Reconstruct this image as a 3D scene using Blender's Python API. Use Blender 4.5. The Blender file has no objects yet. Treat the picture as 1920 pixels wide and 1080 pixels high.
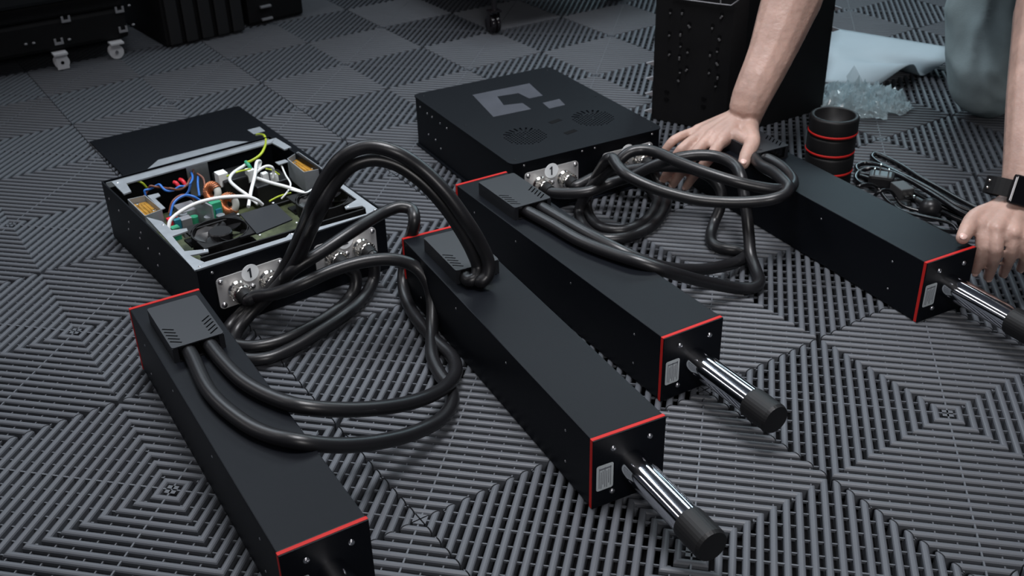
import bpy, bmesh, math, random
from mathutils import Vector, Matrix, noise
SC = bpy.context.scene
COL = SC.collection
R = math.radians

# ---------------------------------------------------------------- camera
cam_d = bpy.data.cameras.new('camera'); cam = bpy.data.objects.new('camera', cam_d); COL.objects.link(cam)
cam_d.sensor_fit = 'HORIZONTAL'; cam_d.sensor_width = 36.0; cam_d.lens = 36.0 * 2037.68 / 1920
cam_d.clip_start = 0.02; cam_d.clip_end = 50
right = Vector((0.55518906, 0.83140477, -0.02304812)); down = Vector((0.40617787, -0.29520811, -0.86479576)); fwd = Vector((-0.72579931, 0.47076352, -0.50159453))
M = Matrix.Identity(4)
for i in range(3):
    M[i][0] = right[i]; M[i][1] = -down[i]; M[i][2] = -fwd[i]
M[0][3], M[1][3], M[2][3] = 0.58433657, -0.98587607, 0.78040014
cam.matrix_world = M
SC.camera = cam
cam_d.dof.use_dof = True; cam_d.dof.focus_distance = 1.25; cam_d.dof.aperture_fstop = 11

# ---------------------------------------------------------------- world, lights, exposure
SC.view_settings.view_transform = 'Standard'; SC.view_settings.look = 'None'
SC.view_settings.exposure = -0.18; SC.view_settings.gamma = 1.0; SC.view_settings.use_curve_mapping = False
wd = bpy.data.worlds.new('world'); SC.world = wd; wd.use_nodes = True
wd.node_tree.nodes['Background'].inputs[0].default_value = (0.62, 0.72, 1.0, 1); wd.node_tree.nodes['Background'].inputs[1].default_value = 0.035

def area(name, loc, target, sx, sy, power, color=(1, 1, 1), spread=180):
    l = bpy.data.lights.new(name, 'AREA'); l.shape = 'RECTANGLE'; l.size = sx; l.size_y = sy; l.energy = power; l.color = color; l.spread = R(spread)
    o = bpy.data.objects.new(name, l); COL.objects.link(o); o.location = loc
    d = Vector(target) - Vector(loc); o.rotation_euler = d.to_track_quat('-Z', 'Y').to_euler(); return o
#LIGHTS
area('ceiling_light', (-2.3, -3.3, 1.85), (-0.3, -0.3, 0), 2.6, 0.15, 14, (1, 0.97, 0.97))
area('ceiling_light', (-1.5, -1.5, 2.15), (-0.3, -0.3, 0), 2.4, 0.10, 10, (1, 0.97, 0.97))
area('softbox', (-1.55, 1.2, 1.8), (-0.4, -0.2, 0), 2.4, 0.26, 26, (0.80, 0.93, 1.0))
area('softbox', (-2.3, 2.6, 1.35), (-0.4, 0.1, 0), 1.1, 0.7, 15, (0.62, 0.88, 1.0))
area('ceiling_panel', (-0.35, -0.25, 2.45), (-0.4, -0.25, 0), 0.9, 0.7, 15, (0.97, 0.97, 1.0), 75)
area('ceiling_panel', (-2.8, -0.6, 2.6), (-0.4, -0.3, 0), 1.6, 0.8, 34, (0.78, 0.89, 1.0))
area('front_light', (1.3, -1.1, 1.2), (-0.4, -0.05, 0.05), 0.5, 0.4, 2.2, (1, 0.97, 0.96), 60)

# ---------------------------------------------------------------- materials
MATS = {}
def mat(name, col, rough=0.5, metal=0.0, spec=0.5, var=0.0, vscale=30, bump=0.0, bscale=200, rvar=0.0, **kw):
    if name in MATS: return MATS[name]
    m = bpy.data.materials.new(name); m.use_nodes = True; nt = m.node_tree; b = nt.nodes['Principled BSDF']
    b.inputs['Base Color'].default_value = (*col, 1); b.inputs['Roughness'].default_value = rough; b.inputs['Metallic'].default_value = metal
    b.inputs['Specular IOR Level'].default_value = spec
    for k, v in kw.items(): b.inputs[k.replace('_', ' ')].default_value = v
    tc = nt.nodes.new('ShaderNodeTexCoord')
    if var or rvar:
        n = nt.nodes.new('ShaderNodeTexNoise'); n.inputs['Scale'].default_value = vscale; n.inputs['Detail'].default_value = 4; nt.links.new(tc.outputs['Object'], n.inputs['Vector'])
        if var:
            r = nt.nodes.new('ShaderNodeValToRGB'); r.color_ramp.elements[0].position = .3; r.color_ramp.elements[1].position = .7
            r.color_ramp.elements[0].color = (*[c * (1 - var) for c in col], 1); r.color_ramp.elements[1].color = (*[min(1, c * (1 + var)) for c in col], 1)
            nt.links.new(n.outputs['Fac'], r.inputs['Fac']); nt.links.new(r.outputs['Color'], b.inputs['Base Color'])
        if rvar:
            mr = nt.nodes.new('ShaderNodeMapRange'); mr.inputs['To Min'].default_value = rough - rvar; mr.inputs['To Max'].default_value = rough + rvar
            nt.links.new(n.outputs['Fac'], mr.inputs['Value']); nt.links.new(mr.outputs['Result'], b.inputs['Roughness'])
    if bump:
        n2 = nt.nodes.new('ShaderNodeTexNoise'); n2.inputs['Scale'].default_value = bscale; n2.inputs['Detail'].default_value = 3; nt.links.new(tc.outputs['Object'], n2.inputs['Vector'])
        bp = nt.nodes.new('ShaderNodeBump'); bp.inputs['Strength'].default_value = bump; bp.inputs['Distance'].default_value = .002
        nt.links.new(n2.outputs['Fac'], bp.inputs['Height']); nt.links.new(bp.outputs['Normal'], b.inputs['Normal'])
    MATS[name] = m; return m
m_floor = mat('floor_plastic', (0.077, 0.083, 0.095), 0.5, spec=.35, var=.05, vscale=12)
m_under = mat('dark_subfloor', (0.002, 0.002, 0.0025), 0.9, spec=.1, var=.3)
m_black = mat('black_powder_coat', (0.0026, 0.0034, 0.0054), 0.46, spec=.135, bump=.06, bscale=900, rvar=.03, vscale=8)
m_blackm = mat('black_matte', (0.004, 0.004, 0.0045), 0.6, spec=.3, var=.2)
m_cover = mat('black_cover', (0.010, 0.011, 0.014), 0.45, spec=.5)
m_red = mat('red_gasket', (0.42, 0.017, 0.015), 0.5, spec=.15, var=.08)
m_redp = mat('red_insulator', (0.75, 0.03, 0.05), 0.4)
m_chrome = mat('chrome', (0.74, 0.75, 0.79), 0.10, 1.0)
m_steel = mat('galvanised_steel', (0.30, 0.325, 0.35), 0.45, .35, var=.10, vscale=60)
m_nickel = mat('nickel', (0.78, 0.76, 0.72), 0.18, 1.0, bump=.15, bscale=300)
m_alu = mat('brushed_aluminium', (0.55, 0.55, 0.56), 0.40, .45, var=.06, vscale=40)
m_screw = mat('steel_screw', (0.55, 0.55, 0.57), 0.3, 1.0)
m_rubber = mat('black_rubber', (0.006, 0.006, 0.0066), 0.5, spec=.3, bump=.05, bscale=500)
m_cable = mat('black_cable', (0.0085, 0.0085, 0.0098), 0.36, spec=.42, bump=.03, bscale=300)
m_cord = mat('black_cord', (0.005, 0.005, 0.006), 0.22, spec=.45)
m_logo = mat('satin_print', (0.050, 0.053, 0.064), 0.6, spec=.15, var=.12, vscale=25)
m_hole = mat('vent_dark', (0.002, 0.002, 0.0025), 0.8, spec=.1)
m_label = mat('grey_label', (0.42, 0.46, 0.48), 0.5, var=.06)
m_print = mat('label_print', (0.14, 0.15, 0.17), 0.6)
m_white = mat('white_plastic', (0.80, 0.83, 0.83), 0.4, var=.03)
m_sticker = mat('white_sticker', (0.90, 0.94, 0.97), 0.45)
m_ink = mat('ink', (0.008, 0.012, 0.02), 0.6)
m_wwire = mat('white_wire', (0.80, 0.82, 0.82), 0.35)
m_blue = mat('blue_wire', (0.03, 0.16, 0.55), 0.35)
m_brown = mat('brown_wire', (0.17, 0.055, 0.03), 0.4)
m_yellow = mat('yellow_green_wire', (0.42, 0.52, 0.03), 0.4, var=.35, vscale=18)
m_copper = mat('copper_winding', (0.55, 0.20, 0.09), 0.3, .8)
m_core = mat('ferrite_core', (0.55, 0.56, 0.52), 0.6)
m_green = mat('green_component', (0.03, 0.30, 0.16), 0.4)
m_pcb = mat('circuit_board', (0.065, 0.08, 0.038), 0.55, var=.5, vscale=80)
m_amber = mat('amber_filter', (0.42, 0.22, 0.03), 0.35, var=.4, vscale=90)
m_teal = mat('teal_component', (0.02, 0.16, 0.22), 0.4)
m_skin = mat('skin', (0.40, 0.262, 0.216), 0.45, spec=.35, var=.16, vscale=28, bump=.35, bscale=160, Subsurface_Weight=.08)
m_nail = mat('nail', (0.60, 0.40, 0.35), 0.3)
m_denim = mat('grey_denim', (0.33, 0.40, 0.41), 0.85, spec=.15, var=.2, vscale=14, bump=.25, bscale=600)
m_shirt = mat('dark_shirt', (0.03, 0.033, 0.04), 0.9, spec=.1, var=.15)
m_hair = mat('brown_hair', (0.04, 0.025, 0.018), 0.6, var=.4, vscale=60)
m_paper = mat('foam_sheet', (0.33, 0.395, 0.43), 0.7, spec=.2, var=.05, vscale=8)
m_case = mat('toolbox_plastic', (0.0045, 0.0045, 0.0052), 0.6, spec=.22, var=.15)
m_grey = mat('grey_metal', (0.30, 0.30, 0.32), 0.4, .5)
m_glassb = mat('watch_glass', (0.004, 0.004, 0.005), 0.08)
m_plug = mat('plug_plastic', (0.010, 0.010, 0.011), 0.35, spec=.4)
m_film = mat('clear_film', (0.62, 0.75, 0.79), 0.07, spec=1.0, Alpha=.45)

# ---------------------------------------------------------------- mesh helpers
class MB:
    def __init__(s): s.v = []; s.f = []; s.sm = []
    def add(s, vs, fs, smooth=False, T=None):
        o = len(s.v); s.v += [tuple(T @ Vector(v)) if T is not None else tuple(v) for v in vs]
        s.f += [tuple(i + o for i in f) for f in fs]; s.sm += [smooth] * len(fs); return s
    def box(s, c, d, T=None, b=0.0, rz=0.0):
        if rz: T = (T if T is not None else Matrix()) @ Matrix.Translation(c) @ Matrix.Rotation(rz, 4, 'Z'); c = (0, 0, 0)
        x, y, z = [k / 2 for k in d]
        if b <= 0:
            vs = [(c[0] + sx * x, c[1] + sy * y, c[2] + sz * z) for sz in (-1, 1) for sy in (-1, 1) for sx in (-1, 1)]
            return s.add(vs, [(0, 2, 3, 1), (4, 5, 7, 6), (0, 1, 5, 4), (2, 6, 7, 3), (0, 4, 6, 2), (1, 3, 7, 5)], False, T)
        bm = bmesh.new(); bmesh.ops.create_cube(bm, size=1)
        for v in bm.verts: v.co = Vector((v.co.x * d[0] + c[0], v.co.y * d[1] + c[1], v.co.z * d[2] + c[2]))
        bmesh.ops.bevel(bm, geom=bm.edges[:], offset=b, segments=2, affect='EDGES', profile=.6)
        bm.verts.index_update(); s.add([v.co[:] for v in bm.verts], [[v.index for v in f.verts] for f in bm.faces], False, T); bm.free(); return s
    def cyl(s, p0, p1, r0, r1=None, n=16, caps=True, smooth=True, T=None):
        r1 = r0 if r1 is None else r1; p0 = Vector(p0); p1 = Vector(p1); q = (p1 - p0).to_track_quat('Z', 'X').to_matrix()
        vs = [tuple(p + q @ Vector((r * math.cos(2 * math.pi * i / n), r * math.sin(2 * math.pi * i / n), 0))) for p, r in ((p0, r0), (p1, r1)) for i in range(n)]
        s.add(vs, [(i, (i + 1) % n, n + (i + 1) % n, n + i) for i in range(n)], smooth, T)
        if caps: s.add(vs[:n], [tuple(range(n - 1, -1, -1))], False, T); s.add(vs[n:], [tuple(range(n))], False, T)
        return s
    def lathe(s, prof, n=24, T=None, smooth=True):
        vs = []; fs = []
        for (r, z) in prof: vs += [(r * math.cos(2 * math.pi * i / n), r * math.sin(2 * math.pi * i / n), z) for i in range(n)]
        for k in range(len(prof) - 1):
            if smooth == 'split' and k: pass
            fs += [(k * n + i, k * n + (i + 1) % n, (k + 1) * n + (i + 1) % n, (k + 1) * n + i) for i in range(n)]
        return s.add(vs, fs, bool(smooth), T)
    def prism(s, poly, z0, z1, T=None, smooth=False):
        n = len(poly); a = sum(poly[i][0] * poly[(i + 1) % n][1] - poly[(i + 1) % n][0] * poly[i][1] for i in range(n))
        if a < 0: poly = poly[::-1]
        vs = [(p[0], p[1], z0) for p in poly] + [(p[0], p[1], z1) for p in poly]
        s.add(vs, [tuple(range(n - 1, -1, -1)), tuple(range(n, 2 * n))] + [(i, (i + 1) % n, n + (i + 1) % n, n + i) for i in range(n)], smooth, T); return s
    def tube(s, pts, r, n=10, res=6, caps=True, T=None):
        P = spline(pts, res); rr = r if callable(r) else (lambda t: r)
        vs = []; up = None; N = len(P)
        for i, p in enumerate(P):
            d = (P[min(i + 1, N - 1)] - P[max(i - 1, 0)]).normalized()
            if up is None: up = d.orthogonal().normalized()
            up = (up - d * up.dot(d)).normalized(); w = d.cross(up); k = rr(i / (N - 1))
            vs += [tuple(p + (up * math.cos(2 * math.pi * j / n) + w * math.sin(2 * math.pi * j / n)) * k) for j in range(n)]
        s.add(vs, [(i * n + j, i * n + (j + 1) % n, (i + 1) * n + (j + 1) % n, (i + 1) * n + j) for i in range(N - 1) for j in range(n)], True, T)
        if caps: s.add(vs[:n], [tuple(range(n - 1, -1, -1))], False, T); s.add(vs[-n:], [tuple(range(n))], False, T)
        return s
    def ell(s, c, r, nu=20, nv=12, T=None):
        vs = []; fs = []
        for j in range(nv + 1):
            for i in range(nu):
                a = 2 * math.pi * i / nu; b = math.pi * j / nv
                vs.append((c[0] + r[0] * math.sin(b) * math.cos(a), c[1] + r[1] * math.sin(b) * math.sin(a), c[2] + r[2] * math.cos(b)))
        for j in range(nv):
            for i in range(nu): fs.append((j * nu + i, (j + 1) * nu + i, (j + 1) * nu + (i + 1) % nu, j * nu + (i + 1) % nu))
        return s.add(vs, fs, True, T)
    def mesh(s, name, m):
        me = bpy.data.meshes.new(name); me.from_pydata(s.v, [], s.f); me.materials.append(m)
        me.polygons.foreach_set('use_smooth', s.sm); me.update(); return me

def spline(pts, res):
    P = [Vector(p) for p in pts]
    if res <= 1 or len(P) < 3: return P
    # centripetal style Catmull-Rom
    E = [P[0] * 2 - P[1]] + P + [P[-1] * 2 - P[-2]]; out = []
    for i in range(1, len(E) - 2):
        a, b, c, d = E[i - 1:i + 3]
        ab = max((b - a).length, 1e-6) ** .5; bc = max((c - b).length, 1e-6) ** .5; cd = max((d - c).length, 1e-6) ** .5
        m1 = (c - b) + bc * ((b - a) / ab - (c - a) / (ab + bc)); m2 = (c - b) + bc * ((d - c) / cd - (d - b) / (bc + cd))
        for k in range(res):
            t = k / res; t2 = t * t; t3 = t2 * t
            out.append(b * (2 * t3 - 3 * t2 + 1) + m1 * (t3 - 2 * t2 + t) + c * (-2 * t3 + 3 * t2) + m2 * (t3 - t2))
    out.append(P[-1]); return out

def obj(name, mb, m, parent=None, loc=None):
    me = mb.mesh(name, m) if isinstance(mb, MB) else mb
    o = bpy.data.objects.new(name, me); COL.objects.link(o)
    if parent is not None: o.parent = parent
    if loc is not None: o.location = loc
    return o
def tag(o, label, cat, group=None, kind=None):
    o['label'] = label; o['category'] = cat
    if group: o['group'] = group
    if kind: o['kind'] = kind
    return o
def thing(name, label, cat, loc=(0, 0, 0), rz=0.0, group=None):
    o = bpy.data.objects.new(name, None); COL.objects.link(o); o.empty_display_size = .02
    o.location = loc; o.rotation_euler = (0, 0, rz); return tag(o, label, cat, group)
KIDS = {}
def copy_tree(o, parent=None):
    c = o.copy(); COL.objects.link(c)
    if parent is not None: c.parent = parent
    for ch in [x for x in COL.objects if x.parent == o]: copy_tree(ch, c)
    return c
def boolean(me, cut, op='DIFFERENCE'):
    a = bpy.data.objects.new('tmp_a', me); b = bpy.data.objects.new('tmp_b', cut); COL.objects.link(a); COL.objects.link(b)
    md = a.modifiers.new('b', 'BOOLEAN'); md.operation = op; md.object = b; md.solver = 'EXACT'; md.use_self = True
    dg = bpy.context.evaluated_depsgraph_get(); r = bpy.data.meshes.new_from_object(a.evaluated_get(dg)); r.name = me.name
    bpy.data.objects.remove(a); bpy.data.objects.remove(b); return r
def text_mesh(txt, size, depth, m):
    cu = bpy.data.curves.new('txt', 'FONT'); cu.body = txt; cu.size = size; cu.extrude = depth; cu.align_x = 'CENTER'; cu.align_y = 'CENTER'
    t = bpy.data.objects.new('txt', cu); COL.objects.link(t); dg = bpy.context.evaluated_depsgraph_get(); me = bpy.data.meshes.new_from_object(t.evaluated_get(dg))
    bpy.data.objects.remove(t); me.materials.clear(); me.materials.append(m); return me
def rrect(w, h, r, n=4, cx=0, cy=0):
    out = []
    for sx, sy, a0 in ((1, 1, 0), (-1, 1, 90), (-1, -1, 180), (1, -1, 270)):
        for k in range(n + 1):
            a = R(a0 + 90 * k / n); out.append((cx + sx * (w / 2 - r) + r * math.cos(a), cy + sy * (h / 2 - r) + r * math.sin(a)))
    return out
TX = Matrix(((0, 0, 1, 0), (1, 0, 0, 0), (0, 1, 0, 0), (0, 0, 0, 1)))   # prism axes (x,y,z) -> world (y,z,x): extrude along +x

# ---------------------------------------------------------------- floor
S = 0.2
def tile_mesh():
    mb = MB(); p = 1 / 10.5; w = .0077; h = .020
    prof = [(-.5, -h), (-.5, -.0024), (-.37, -.0008), (-.14, 0), (.14, 0), (.37, -.0008), (.5, -.0024), (.5, -h)]
    e0 = 0.0; e1 = 1 - .004
    for q in range(4):
        T = Matrix.Rotation(q * math.pi / 2, 4, 'Z')
        for k in list(range(1, 11)) + [-j for j in range(10, 0, -1)]:
            c = k * p if k > 0 else 2 + k * p
            A = []; B = []
            for s, z in prof:
                cc = c + s * w * math.sqrt(2) / S
                if cc - e0 <= e1: a = (cc - e0, e0); b = (e0, cc - e0)
                else: a = (e1, cc - e1); b = (cc - e1, e1)
                A.append((a[0] * S, a[1] * S, z)); B.append((b[0] * S, b[1] * S, z))
            n = len(prof); fs = [(i, i + 1, n + i + 1, n + i) for i in range(n - 1)]
            if k < 0: fs += [tuple(range(n - 1, -1, -1)), tuple(range(n, 2 * n))]
            mb.add(A + B, fs, False, T)
        for j in range(-6, 7):
            d = j * .1428; hw = .0012 * math.sqrt(2) / S; zt = -.0012 if j == 0 else -.0042; hw *= .65 if j else .8
            def ends(d):
                return ((max(e0, d) if d > 0 else e0, (max(e0, d) if d > 0 else e0) - d), (min(e1, e1 + d), min(e1, e1 + d) - d))
            a1, b1 = ends(d - hw); a2, b2 = ends(d + hw)
            vs = [(x * S, y * S, z) for z in (zt, zt - .0028) for x, y in (a1, b1, b2, a2)]
            mb.add(vs, [(0, 3, 2, 1), (0, 1, 5, 4), (3, 7, 6, 2)], False, T)
        c = .46 * p * S; o = S * e1
        mb.add([(0, 0, -.0012), (c, 0, -.0012), (0, c, -.0012)], [(0, 1, 2)], False, T)
        mb.add([(o, o, -.0005), (o - c, o, -.0005), (o, o - c, -.0005), (o, o, -.01), (o - c, o, -.01), (o, o - c, -.01)], [(0, 1, 2), (1, 4, 5, 2)], False, T)
    return mb.mesh('floor_tile', m_floor)
fl = obj('floor', MB().box((-1.4, .6, -.033), (6.4, 6.0, .018)), m_under); fl['kind'] = 'structure'
fl['label'] = 'garage floor of interlocking grey ribbed vented plastic tiles in a diamond pattern'
tm = tile_mesh()
def on_view(x, y):
    v = Vector((x, y, 0)) - Vector((M[0][3], M[1][3], M[2][3])); zz = v.dot(fwd)
    if zz < .15: return False
    return abs(v.dot(right) / zz) < .85 and -.42 < v.dot(down) / zz < .60
for i in range(-14, 6):
    for j in range(-8, 12):
        cx, cy = i * .4, j * .4
        if any(on_view(cx + a * .2, cy + b * .2) for a in (-1, 0, 1) for b in (-1, 0, 1)):
            obj('floor_tile', tm, None, fl, (cx, cy, 0))

# ---------------------------------------------------------------- linear actuators
def make_actuator():
    root = thing('linear_actuator', '', 'actuator')
    obj('body', MB().box((-.0005, 0, .0453), (.504, .088, .0894), b=.0012), m_black, root)
    g = MB().box((.2538, 0, .0453), (.0046, .0892, .0902), b=.0006); obj('front_gasket', g, m_red, root)['label'] = 'red front gasket strip'
    g = MB().box((-.2548, 0, .0453), (.0046, .0892, .0902), b=.0006); obj('rear_gasket', g, m_red, root)['label'] = 'red rear gasket strip'
    obj('front_plate', MB().box((.2569, 0, .0453), (.0016, .0886, .0894), b=.0003), m_black, root)
    obj('rear_plate', MB().box((-.2577, 0, .0453), (.0012, .084, .085)), m_black, root)
    sc = MB().lathe([(0, .0022), (.0016, .0021), (.0028, .0014), (.0033, 0)], 12, TX)
    scm = sc.mesh('screw', m_screw)
    for y, z in ((-.02, .073), (.025, .072), (-.02, .016), (.025, .016)): obj('screw', scm, None, root, (.2577, y, z))
    for x in (.20, .06, -.08, -.2):
        for z in ((.066, .024) if x in (.2, -.2) else (.07,)):
            s2 = MB().lathe([(0, .0006), (.0012, .0005), (.0016, 0)], 8, Matrix.Rotation(R(90), 4, 'X')); obj('side_screw', s2, m_screw, root, (x, -.044, z))
    rod = MB().cyl((.2572, .003, .045), (.364, .003, .045), .0163, n=40); obj('piston_rod', rod, m_chrome, root)['label'] = 'polished chrome piston rod'
    T = Matrix.Translation((.3605, .003, .045)) @ TX
    obj('rod_cap', MB().lathe([(.0164, 0), (.0178, .0006), (.0181, .004), (.0181, .036), (.0166, .040), (0, .0402)], 32, T, smooth=False), m_rubber, root)
    lb = obj('specification_label', MB().prism(rrect(.0205, .033, .0025, 3), 0, .0004, Matrix.Translation((.2577, -.0295, .039)) @ TX), m_label, root); lb['label'] = 'grey rounded specification sticker'
    pm = MB()
    for k in range(7): pm.box((.25825, -.0365 + k * .0023, .039 - (.003 if k % 3 == 1 else 0)), (.0002, .0008, .026 - (k % 3) * .004))
    pm.box((.25825, -.029, .0505), (.0002, .014, .002)); obj('printed_lines', pm, m_print, lb)
    # raised cable cover with chevron vents
    top = MB().prism(rrect(.105, .061, .003, 2, -.1550, -.001), .1085, .1100).mesh('cable_cover', m_cover)
    cut = MB()
    for s in (-1, 1):
        for k in range(5): cut.box((-.146 + k * .0080, s * .0225 - .001, .109), (.0022, .0145, .01), rz=-s * R(-38) if s < 0 else R(-(-38)) * 1)
    hood = boolean(top, cut.mesh('cut', m_cover))
    ho = obj('cable_cover', hood, None, root)
    w = MB()
    for s in (-1, 1): w.box((-.155, s * .0296 - .001, .0992), (.103, .0016, .0188))
    w.box((-.2066, -.001, .0992), (.0016, .060, .0188))
    for s in (-1, 1): w.box((-.1036, s * .0272 - .001, .0992), (.0018, .0062, .0188))
    obj('cover_wall', w, m_cover, root)
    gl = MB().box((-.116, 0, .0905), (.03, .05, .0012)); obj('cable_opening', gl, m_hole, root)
    return root
act = make_actuator()
LBL = {'A': ('black box actuator with red edge strips, nearest, its rod cut off at the photo bottom', (-.3945, -.7189, -2.24)),
       'B': ('black box actuator with red edge strips lying in the middle under the tall cable arch', (-.3573, -.3711, -6.59)),
       'C': ('black box actuator with red edge strips whose rear touches the closed control box', (-.4658, -.2033, -2.99)),
       'D': ('black box actuator with red front strip lying between the two hands', (-.4012, .2015, -5.8))}
ACTS = {}
for i, n in enumerate('ABCD'):
    o = act if i == 0 else copy_tree(act)
    o['label'] = LBL[n][0]; o['group'] = 'linear actuators on the tiles'
    x, y, a = LBL[n][1]; o.location = (x, y, .0004); o.rotation_euler = (0, 0, R(a)); ACTS[n] = o

# ---------------------------------------------------------------- control boxes: shared front connectors
XF = .185
def connectors(root, first):
    socket = MB(); n = 18
    socket.lathe([(.0140, 0), (.0140, .003), (.0118, .004), (.0118, .008)], 24, TX)
    for k in range(n):
        a = 2 * math.pi * k / n; socket.box((.0125 * math.cos(a), .0125 * math.sin(a), .0135), (.0034, .0026, .010), TX @ Matrix.Rotation(0, 4, 'Z'), rz=0)
    socket.lathe([(.0100, .007), (.0128, .008), (.0128, .0185), (.0105, .0205), (.0, .0206)], 24, TX)
    sm = socket.mesh('connector_socket', m_nickel)
    plate = MB().prism(rrect(.099, .0465, .006, 3), 0, .002, TX).mesh('connector_plate', m_alu)
    screw = MB().lathe([(0, .0030), (.0012, .0030), (.0018, .0026), (.0036, .0018), (.0040, 0)], 14, TX).mesh('plate_screw', m_screw)
    disc = MB().lathe([(0, .0005), (.0125, .0005), (.0125, 0)], 28, TX, smooth=False).mesh('number_sticker', m_sticker)
    for k, y in enumerate((-.0715, .0745)):
        p = obj('connector_plate', plate, None, root, (XF, y, .0533)); p['label'] = 'bare aluminium connector plate'
        for sy in (-1, 1):
            for sz in (-1, 1): obj('plate_screw', screw, None, p, (.002, sy * .0435, sz * .0175))
        obj('plate_screw', screw, None, p, (.002, 0, -.004))
        for sy in (-1, 1):
            s = obj('connector_socket', sm, None, p, (.002, sy * .0225, -.001))
        d = obj('number_sticker', disc, None, p, (.0022, -.001, .0172)); d['label'] = 'white round sticker with number %d' % (k + 1)
        if k == 0: t = MB().prism([(-.0012, -.0072), (.0014, -.0072), (.0014, .0072), (-.0006, .0072), (-.0040, .0042), (-.0030, .0026), (-.0012, .0040)], -.0002, .0002).mesh('printed_number', m_ink)
        else: t = text_mesh('2', .020, .0002, m_ink)
        t.transform(TX); t.name = 'printed_number'
        obj('printed_number', t, None, p, (.0029, -.001, .0172))
sdot = MB().lathe([(0, .0012), (.0014, .0010), (.0021, 0)], 10)
def dots(root, name, pts, axis, m=None):
    T = {'-y': Matrix.Rotation(R(90), 4, 'X'), '+x': TX, 'z': Matrix()}[axis]
    b = MB().add(sdot.v, sdot.f, True, T).mesh(name, m or m_screw)
    for p in pts: obj(name, b, None, root, p)

# closed box
kb = thing('control_box', 'closed black control box with a grey square emblem on its lid', 'control box', (-.8962, .0263, .0004), R(-4.8))
obj('body', MB().box((-.001, 0, .0475), (.368, .280, .0935), b=.0015), m_black, kb)
obj('base_flange', MB().prism(rrect(.374, .289, .004, 2), .0003, .0022), m_black, kb)
lid = MB().prism(rrect(.374, .289, .012, 4), .0945, .0967).mesh('lid', m_black)
cut = MB()
fan_c = ((0.0956,-0.0681,0.0965), (0.0866,0.0701,0.0965))
for fi, fc in enumerate(fan_c):
    for a in range(-7, 8):
        for b in range(-7, 8):
            x = a * .0062 + (b % 2) * .0031; y = b * .0054
            if .006 < math.hypot(x, y) < .037 and x > -.0215: cut.prism([(fc[0] + x + .0019 * math.cos(R(60 * q)), fc[1] + y + .0019 * math.sin(R(60 * q))) for q in range(6)], .0928, .0985)
    for k in range(7):
        a = R(180 + (k - 3) * 16); cut.box((fc[0] + .032 * math.cos(a), fc[1] + .031 * math.sin(a), .0956), (.013, .0034, .008), rz=a)
lidm = boolean(lid, cut.mesh('cut', m_black))
lo = obj('lid', lidm, None, kb)
C_ = [(-0.1257,-0.0526,0.0965), (-0.1237,0.0648,0.0965), (-0.0543,0.0528,0.0965), (-0.0541,0.025,0.0965), (-0.0887,0.0219,0.0965), (-0.0942,-0.0185,0.0965), (-0.0494,-0.0297,0.0965), (-0.0406,0.0037,0.0965), (-0.0063,0.0015,0.0965), (-0.0092,-0.072,0.0965)]
I_ = [(-0.0223,0.0341,0.0965), (-0.0237,0.0693,0.0965), (0.0076,0.0623,0.0965), (0.0085,0.0296,0.0965)]
lg = MB().prism([p[:2] for p in C_], .0967, .0970); lg.prism([p[:2] for p in I_], .0967, .0970)
lo2 = obj('lid_emblem', lg, m_logo, kb); lo2['label'] = 'satin grey bracket shaped emblem with a small square'
dk = MB()
for a, b in (((0.051,0.0044,0.0965), (0.0784,0.0112,0.0965)), ((0.109,-0.0031,0.0965), (0.1301,0.0129,0.0965))):
    dk.box(((a[0] + b[0]) / 2, (a[1] + b[1]) / 2, .0969), (.010, .024, .0003), rz=R(12))
_dm = obj('dark_mark', dk, m_hole, kb); _dm['kind'] = 'stuff'
dots(kb, 'lid_screw', [(x, y, .0966) for x in (-.17, .0, .172) for y in (-.13, .13)], 'z', m_black)
dots(kb, 'side_screw', [(x, -.140, z) for x, z in ((-.165, .079), (-.135, .076), (-.115, .076), (-.082, .075), (-.055, .075), (-.135, .036), (-.105, .036), (-.085, .026))], '-y')
dots(kb, 'front_screw', [(.183, y, .089) for y in (-.12, -.012, .012, .125)], '+x')
connectors(kb, True)

# open box
ob = thing('control_box', 'open black control box showing wires, fans and circuit boards', 'control box', (-.8756, -.5217, .0004), R(3.3))
sh = MB()
sh.box((0, 0, .0012), (.368, .286, .002))
for s in (-1, 1): sh.box((0, s * .1418, .048), (.368, .0022, .0955))
for s in (-1, 1): sh.box((s * .183, 0, .048), (.0024, .2826, .0955))
obj('body', sh, m_black, ob)
fr = MB()
ZF = (.0938, .0960)
def fp(*pts): fr.prism([p[:2] for p in pts], *ZF)
fp((-0.1722,-0.1309,0.097), (-0.1694,0.1456,0.097), (-0.1547,0.1319,0.097), (-0.1513,-0.115,0.097), (-0.1176,-0.1198,0.097), (-0.1156,-0.132,0.097))
fp((-0.1701,0.1459,0.097), (-0.1164,0.1475,0.097), (-0.1146,0.1341,0.097), (-0.1553,0.1313,0.097))
fp((-0.0171,-0.1346,0.097), (0.0113,-0.1218,0.097), (0.0479,-0.1221,0.097), (0.0551,-0.1031,0.097), (0.064,-0.1052,0.097), (0.0658,-0.1285,0.097), (0.1193,-0.1327,0.097), (0.1339,-0.1053,0.097), (0.1417,-0.1079,0.097), (0.1356,-0.1319,0.097), (0.1493,-0.1293,0.097), (0.1671,-0.1241,0.097), (0.1793,-0.1434,0.097))
fp((0.1793,-0.1434,0.097), (0.1664,-0.1238,0.097), (0.1704,-0.007,0.097), (0.1635,0.0022,0.097), (0.1701,0.0178,0.097), (0.1781,0.1166,0.097), (0.1814,0.1369,0.097))
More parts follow.
